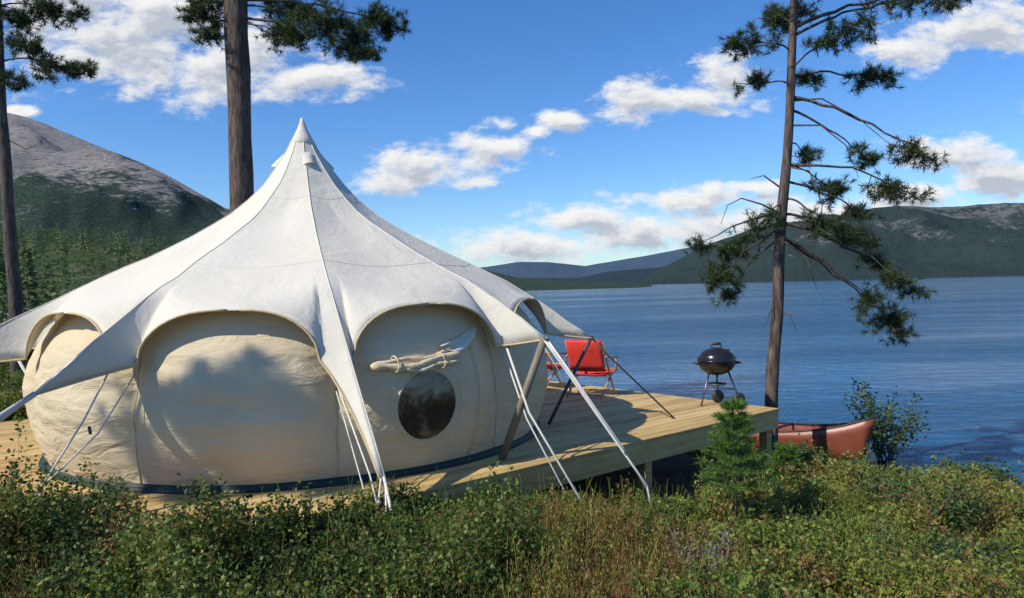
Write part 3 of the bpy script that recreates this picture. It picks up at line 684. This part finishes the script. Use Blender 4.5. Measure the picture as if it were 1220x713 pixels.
def sapling(name,x,y,h,rad,n,top=None):
    e=empty(name); z=gz(x,y); mb=MB(); mb.tube([(x,y,z-.05),(x+.01,y,z+h*.5),(x-.01,y,z+h)],[.010,.007,.003],6)
    C=[];Dd=[]; tiers=7
    for t in range(tiers):
        w=t/(tiers-1); zz=z+h*(.40+.52*w); rr=rad*(1-.72*w)
        for b in range(6):
            a=b*1.047+t*.5+random.uniform(-.2,.2); d=Vector((math.cos(a),math.sin(a),.22+.4*w+random.uniform(-.1,.1))); p0=Vector((x,y,zz)); r_=rr*random.uniform(.75,1.15); p1=p0+d*r_
            mb.tube([p0,p1],[.004,.002],4)
            for k in range(n): 
                s=.12+.88*random.random(); C.append((p0+d*r_*s)[:]); Dd.append(d[:])
            for sgn in (-1,1):
                for st in (.35,.65):
                    d2=Vector((math.cos(a+sgn*.65),math.sin(a+sgn*.65),.2)); q0=p0+d*r_*st; mb.tube([q0,q0+d2*r_*.4],[.003,.002],4)
                    for k in range(n//2): s=random.random(); C.append((q0+d2*r_*.4*s)[:]); Dd.append(d2[:])
    for k in range(n*2): C.append((x,y,z+h*(.8+.2*random.random()))); Dd.append((0,0,1))
    mb.obj('stem',M_barkdark,e); C=np.array(C);Dd=np.array(Dd);k=len(C)
    quads('needles',needle_quads(C,Dd*.9+rnd_unit(k),np.full(k,.0048),.028+.02*rng.random(k)),rng.random(k),M_sap,e)
sapling('young_conifer',1.51,5.1,1.02,.28,80)
sapling('young_conifer',2.2,6.0,.60,.22,50)

def rock(name,c,s,seed):
    bpy.ops.mesh.primitive_ico_sphere_add(subdivisions=5,radius=1,location=c); o=bpy.context.object; o.name=name; o.data.name=name
    for v in o.data.vertices:
        d=v.co.normalized(); v.co=Vector((d.x*s[0],d.y*s[1],d.z*s[2]))*(1+.28*noise.fractal(d*1.4+Vector((seed,0,0)),1,2,5))
    o.data.materials.append(M_rock); o.data.polygons.foreach_set('use_smooth',[True]*len(o.data.polygons))
rock('boulder',(-27.5,40,-.1),(5,3,.9),4)
rock('boulder',(-14,22,-.2),(2,1.2,.6),7)
rock('boulder',(6.0,7.6,-1.1),(.3,.25,.15),9)

# ------------------------------------------------------------------ sun and sky
S=Vector((-.85,-.52,.93)).normalized()
sd_=bpy.data.lights.new('sun','SUN'); sd_.energy=4.95; sd_.angle=R(.53); sd_.color=(1,.93,.79)
so_=bpy.data.objects.new('sun',sd_); so_.rotation_euler=S.to_track_quat('Z','Y').to_euler(); so_.location=(-20,-12,30); link(so_)
w=bpy.data.worlds.new('World'); scene.world=w; w.use_nodes=True; nt=w.node_tree; nt.nodes.clear()
out=N(nt,'ShaderNodeOutputWorld'); bg=N(nt,'ShaderNodeBackground'); bg.inputs[1].default_value=.115
sky=N(nt,'ShaderNodeTexSky'); sky.sky_type='NISHITA'; sky.sun_disc=False; sky.sun_elevation=math.asin(S.z); sky.sun_rotation=math.atan2(S.x,S.y)%(2*math.pi)
sky.air_density=1.0; sky.dust_density=.2; sky.ozone_density=1.5
G=bpy.data.node_groups.new('cloud_density','ShaderNodeTree'); G.interface.new_socket('P',in_out='INPUT',socket_type='NodeSocketVector'); G.interface.new_socket('D',in_out='OUTPUT',socket_type='NodeSocketFloat')
gi=G.nodes.new('NodeGroupInput'); go=G.nodes.new('NodeGroupOutput')
blobs=[(-.537,.345,.135,.06),(-.39,.307,.13,.048),(-.266,.287,.1,.026),(-.58,.39,.11,.055),(-.457,.366,.13,.05),
(-.03,.185,.07,.026),(-.12,.17,.075,.03),(-.167,.145,.052,.019),(-.048,.142,.035,.011),(-.012,.222,.03,.013),(.075,.221,.038,.015),(.037,.209,.022,.012),
(.163,.2485,.056,.03),(.245,.244,.08,.022),(.302,.27,.054,.036),(.644,.334,.12,.04),(.541,.302,.07,.022),(.595,.164,.09,.028),(.662,.128,.08,.03),(.56,.112,.09,.022),
(.253,.112,.1,.02),(.104,.088,.1,.022),(.035,.055,.18,.026),(.206,.068,.16,.026),(.333,.128,.05,.009),(.354,.085,.12,.03),(-.659,.253,.03,.007),
(.9,.22,.15,.05),(-.95,.3,.2,.07),(.2,.62,.3,.06),(-.5,.75,.25,.08),(.8,.5,.2,.05)]
prev=None
for (u,v,a,b) in blobs:
    mp=N(G,'ShaderNodeVectorMath',operation='SUBTRACT'); L(G,gi.outputs[0],mp.inputs[0]); mp.inputs[1].default_value=(u,v,0)
    ml=N(G,'ShaderNodeVectorMath',operation='MULTIPLY'); L(G,mp.outputs[0],ml.inputs[0]); ml.inputs[1].default_value=(1/a,1/b,0)
    le=N(G,'ShaderNodeVectorMath',operation='LENGTH'); L(G,ml.outputs[0],le.inputs[0])
    if prev is None: prev=le.outputs['Value']
    else:
        mn=N(G,'ShaderNodeMath',operation='SMOOTH_MIN'); mn.inputs[2].default_value=.25; L(G,prev,mn.inputs[0]); L(G,le.outputs['Value'],mn.inputs[1]); prev=mn.outputs[0]
mpn=N(G,'ShaderNodeVectorMath',operation='MULTIPLY'); L(G,gi.outputs[0],mpn.inputs[0]); mpn.inputs[1].default_value=(1,1.9,0)
nz=noise_n(G,mpn.outputs[0],13,9,.6,.15); nz2=noise_n(G,mpn.outputs[0],42,7,.65,.1)
d1=N(G,'ShaderNodeMath',operation='SUBTRACT'); d1.inputs[0].default_value=.98; L(G,prev,d1.inputs[1])
cl1=N(G,'ShaderNodeMath',operation='MAXIMUM'); L(G,d1.outputs[0],cl1.inputs[0]); cl1.inputs[1].default_value=-1.2
d2=N(G,'ShaderNodeMath',operation='MULTIPLY_ADD'); L(G,nz,d2.inputs[0]); d2.inputs[1].default_value=3.2; L(G,cl1.outputs[0],d2.inputs[2])
d3=N(G,'ShaderNodeMath',operation='MULTIPLY_ADD'); L(G,nz2,d3.inputs[0]); d3.inputs[1].default_value=1.1; L(G,d2.outputs[0],d3.inputs[2])
d4=N(G,'ShaderNodeMath',operation='SUBTRACT'); L(G,d3.outputs[0],d4.inputs[0]); d4.inputs[1].default_value=2.05
L(G,d4.outputs[0],go.inputs[0])
tc=N(nt,'ShaderNodeTexCoord'); sx=N(nt,'ShaderNodeSeparateXYZ'); L(nt,tc.outputs['Generated'],sx.inputs[0])
ym=N(nt,'ShaderNodeMath',operation='MAXIMUM'); L(nt,sx.outputs[1],ym.inputs[0]); ym.inputs[1].default_value=.02
du=N(nt,'ShaderNodeMath',operation='DIVIDE'); L(nt,sx.outputs[0],du.inputs[0]); L(nt,ym.outputs[0],du.inputs[1])
dv=N(nt,'ShaderNodeMath',operation='DIVIDE'); L(nt,sx.outputs[2],dv.inputs[0]); L(nt,ym.outputs[0],dv.inputs[1])
cb=N(nt,'ShaderNodeCombineXYZ'); L(nt,du.outputs[0],cb.inputs[0]); L(nt,dv.outputs[0],cb.inputs[1])
g1=nt.nodes.new('ShaderNodeGroup'); g1.node_tree=G; L(nt,cb.outputs[0],g1.inputs[0])
of=N(nt,'ShaderNodeVectorMath',operation='ADD'); L(nt,cb.outputs[0],of.inputs[0]); of.inputs[1].default_value=(-.008,.014,0)
g2=nt.nodes.new('ShaderNodeGroup'); g2.node_tree=G; L(nt,of.outputs[0],g2.inputs[0])
al=N(nt,'ShaderNodeMapRange',interpolation_type='SMOOTHSTEP'); L(nt,g1.outputs[0],al.inputs[0]); al.inputs[1].default_value=-.15; al.inputs[2].default_value=.75
ht=N(nt,'ShaderNodeMath',operation='MULTIPLY'); L(nt,al.outputs[0],ht.inputs[0])
fw=N(nt,'ShaderNodeMapRange'); L(nt,sx.outputs[1],fw.inputs[0]); fw.inputs[1].default_value=.05; fw.inputs[2].default_value=.2; L(nt,fw.outputs[0],ht.inputs[1])
sh=ramp(nt,g2.outputs[0],[(0,(8.0,8.0,7.95)),(.5,(6.8,6.95,7.2)),(1,(4.3,4.75,5.5))])
hs=N(nt,'ShaderNodeHueSaturation'); hs.inputs['Saturation'].default_value=1.25; hs.inputs['Value'].default_value=1.0; L(nt,sky.outputs[0],hs.inputs['Color'])
tn_=N(nt,'ShaderNodeMix',data_type='RGBA',blend_type='MULTIPLY'); tn_.inputs[0].default_value=1; L(nt,hs.outputs[0],tn_.inputs[6]); tn_.inputs[7].default_value=(.80,1.03,1.36,1)
mx=N(nt,'ShaderNodeMix',data_type='RGBA'); L(nt,ht.outputs[0],mx.inputs[0]); L(nt,tn_.outputs[2],mx.inputs[6]); L(nt,sh.outputs[0],mx.inputs[7])
L(nt,mx.outputs[2],bg.inputs[0]); L(nt,bg.outputs[0],out.inputs[0])

# ------------------------------------------------------------------ camera
cam=bpy.data.cameras.new('camera'); co=bpy.data.objects.new('camera',cam); link(co)
cam.sensor_width=36; cam.lens=36*880/1220; cam.clip_end=20000; cam.clip_start=.05
co.matrix_world=Matrix.Translation((0,0,1.48))@Matrix.Rotation(R(90-.94),4,'X')@Matrix.Rotation(R(-1.4),4,'Z')
scene.camera=co
scene.view_settings.view_transform='Standard'; scene.view_settings.look='None'; scene.view_settings.exposure=0
print('clumps',cnt)
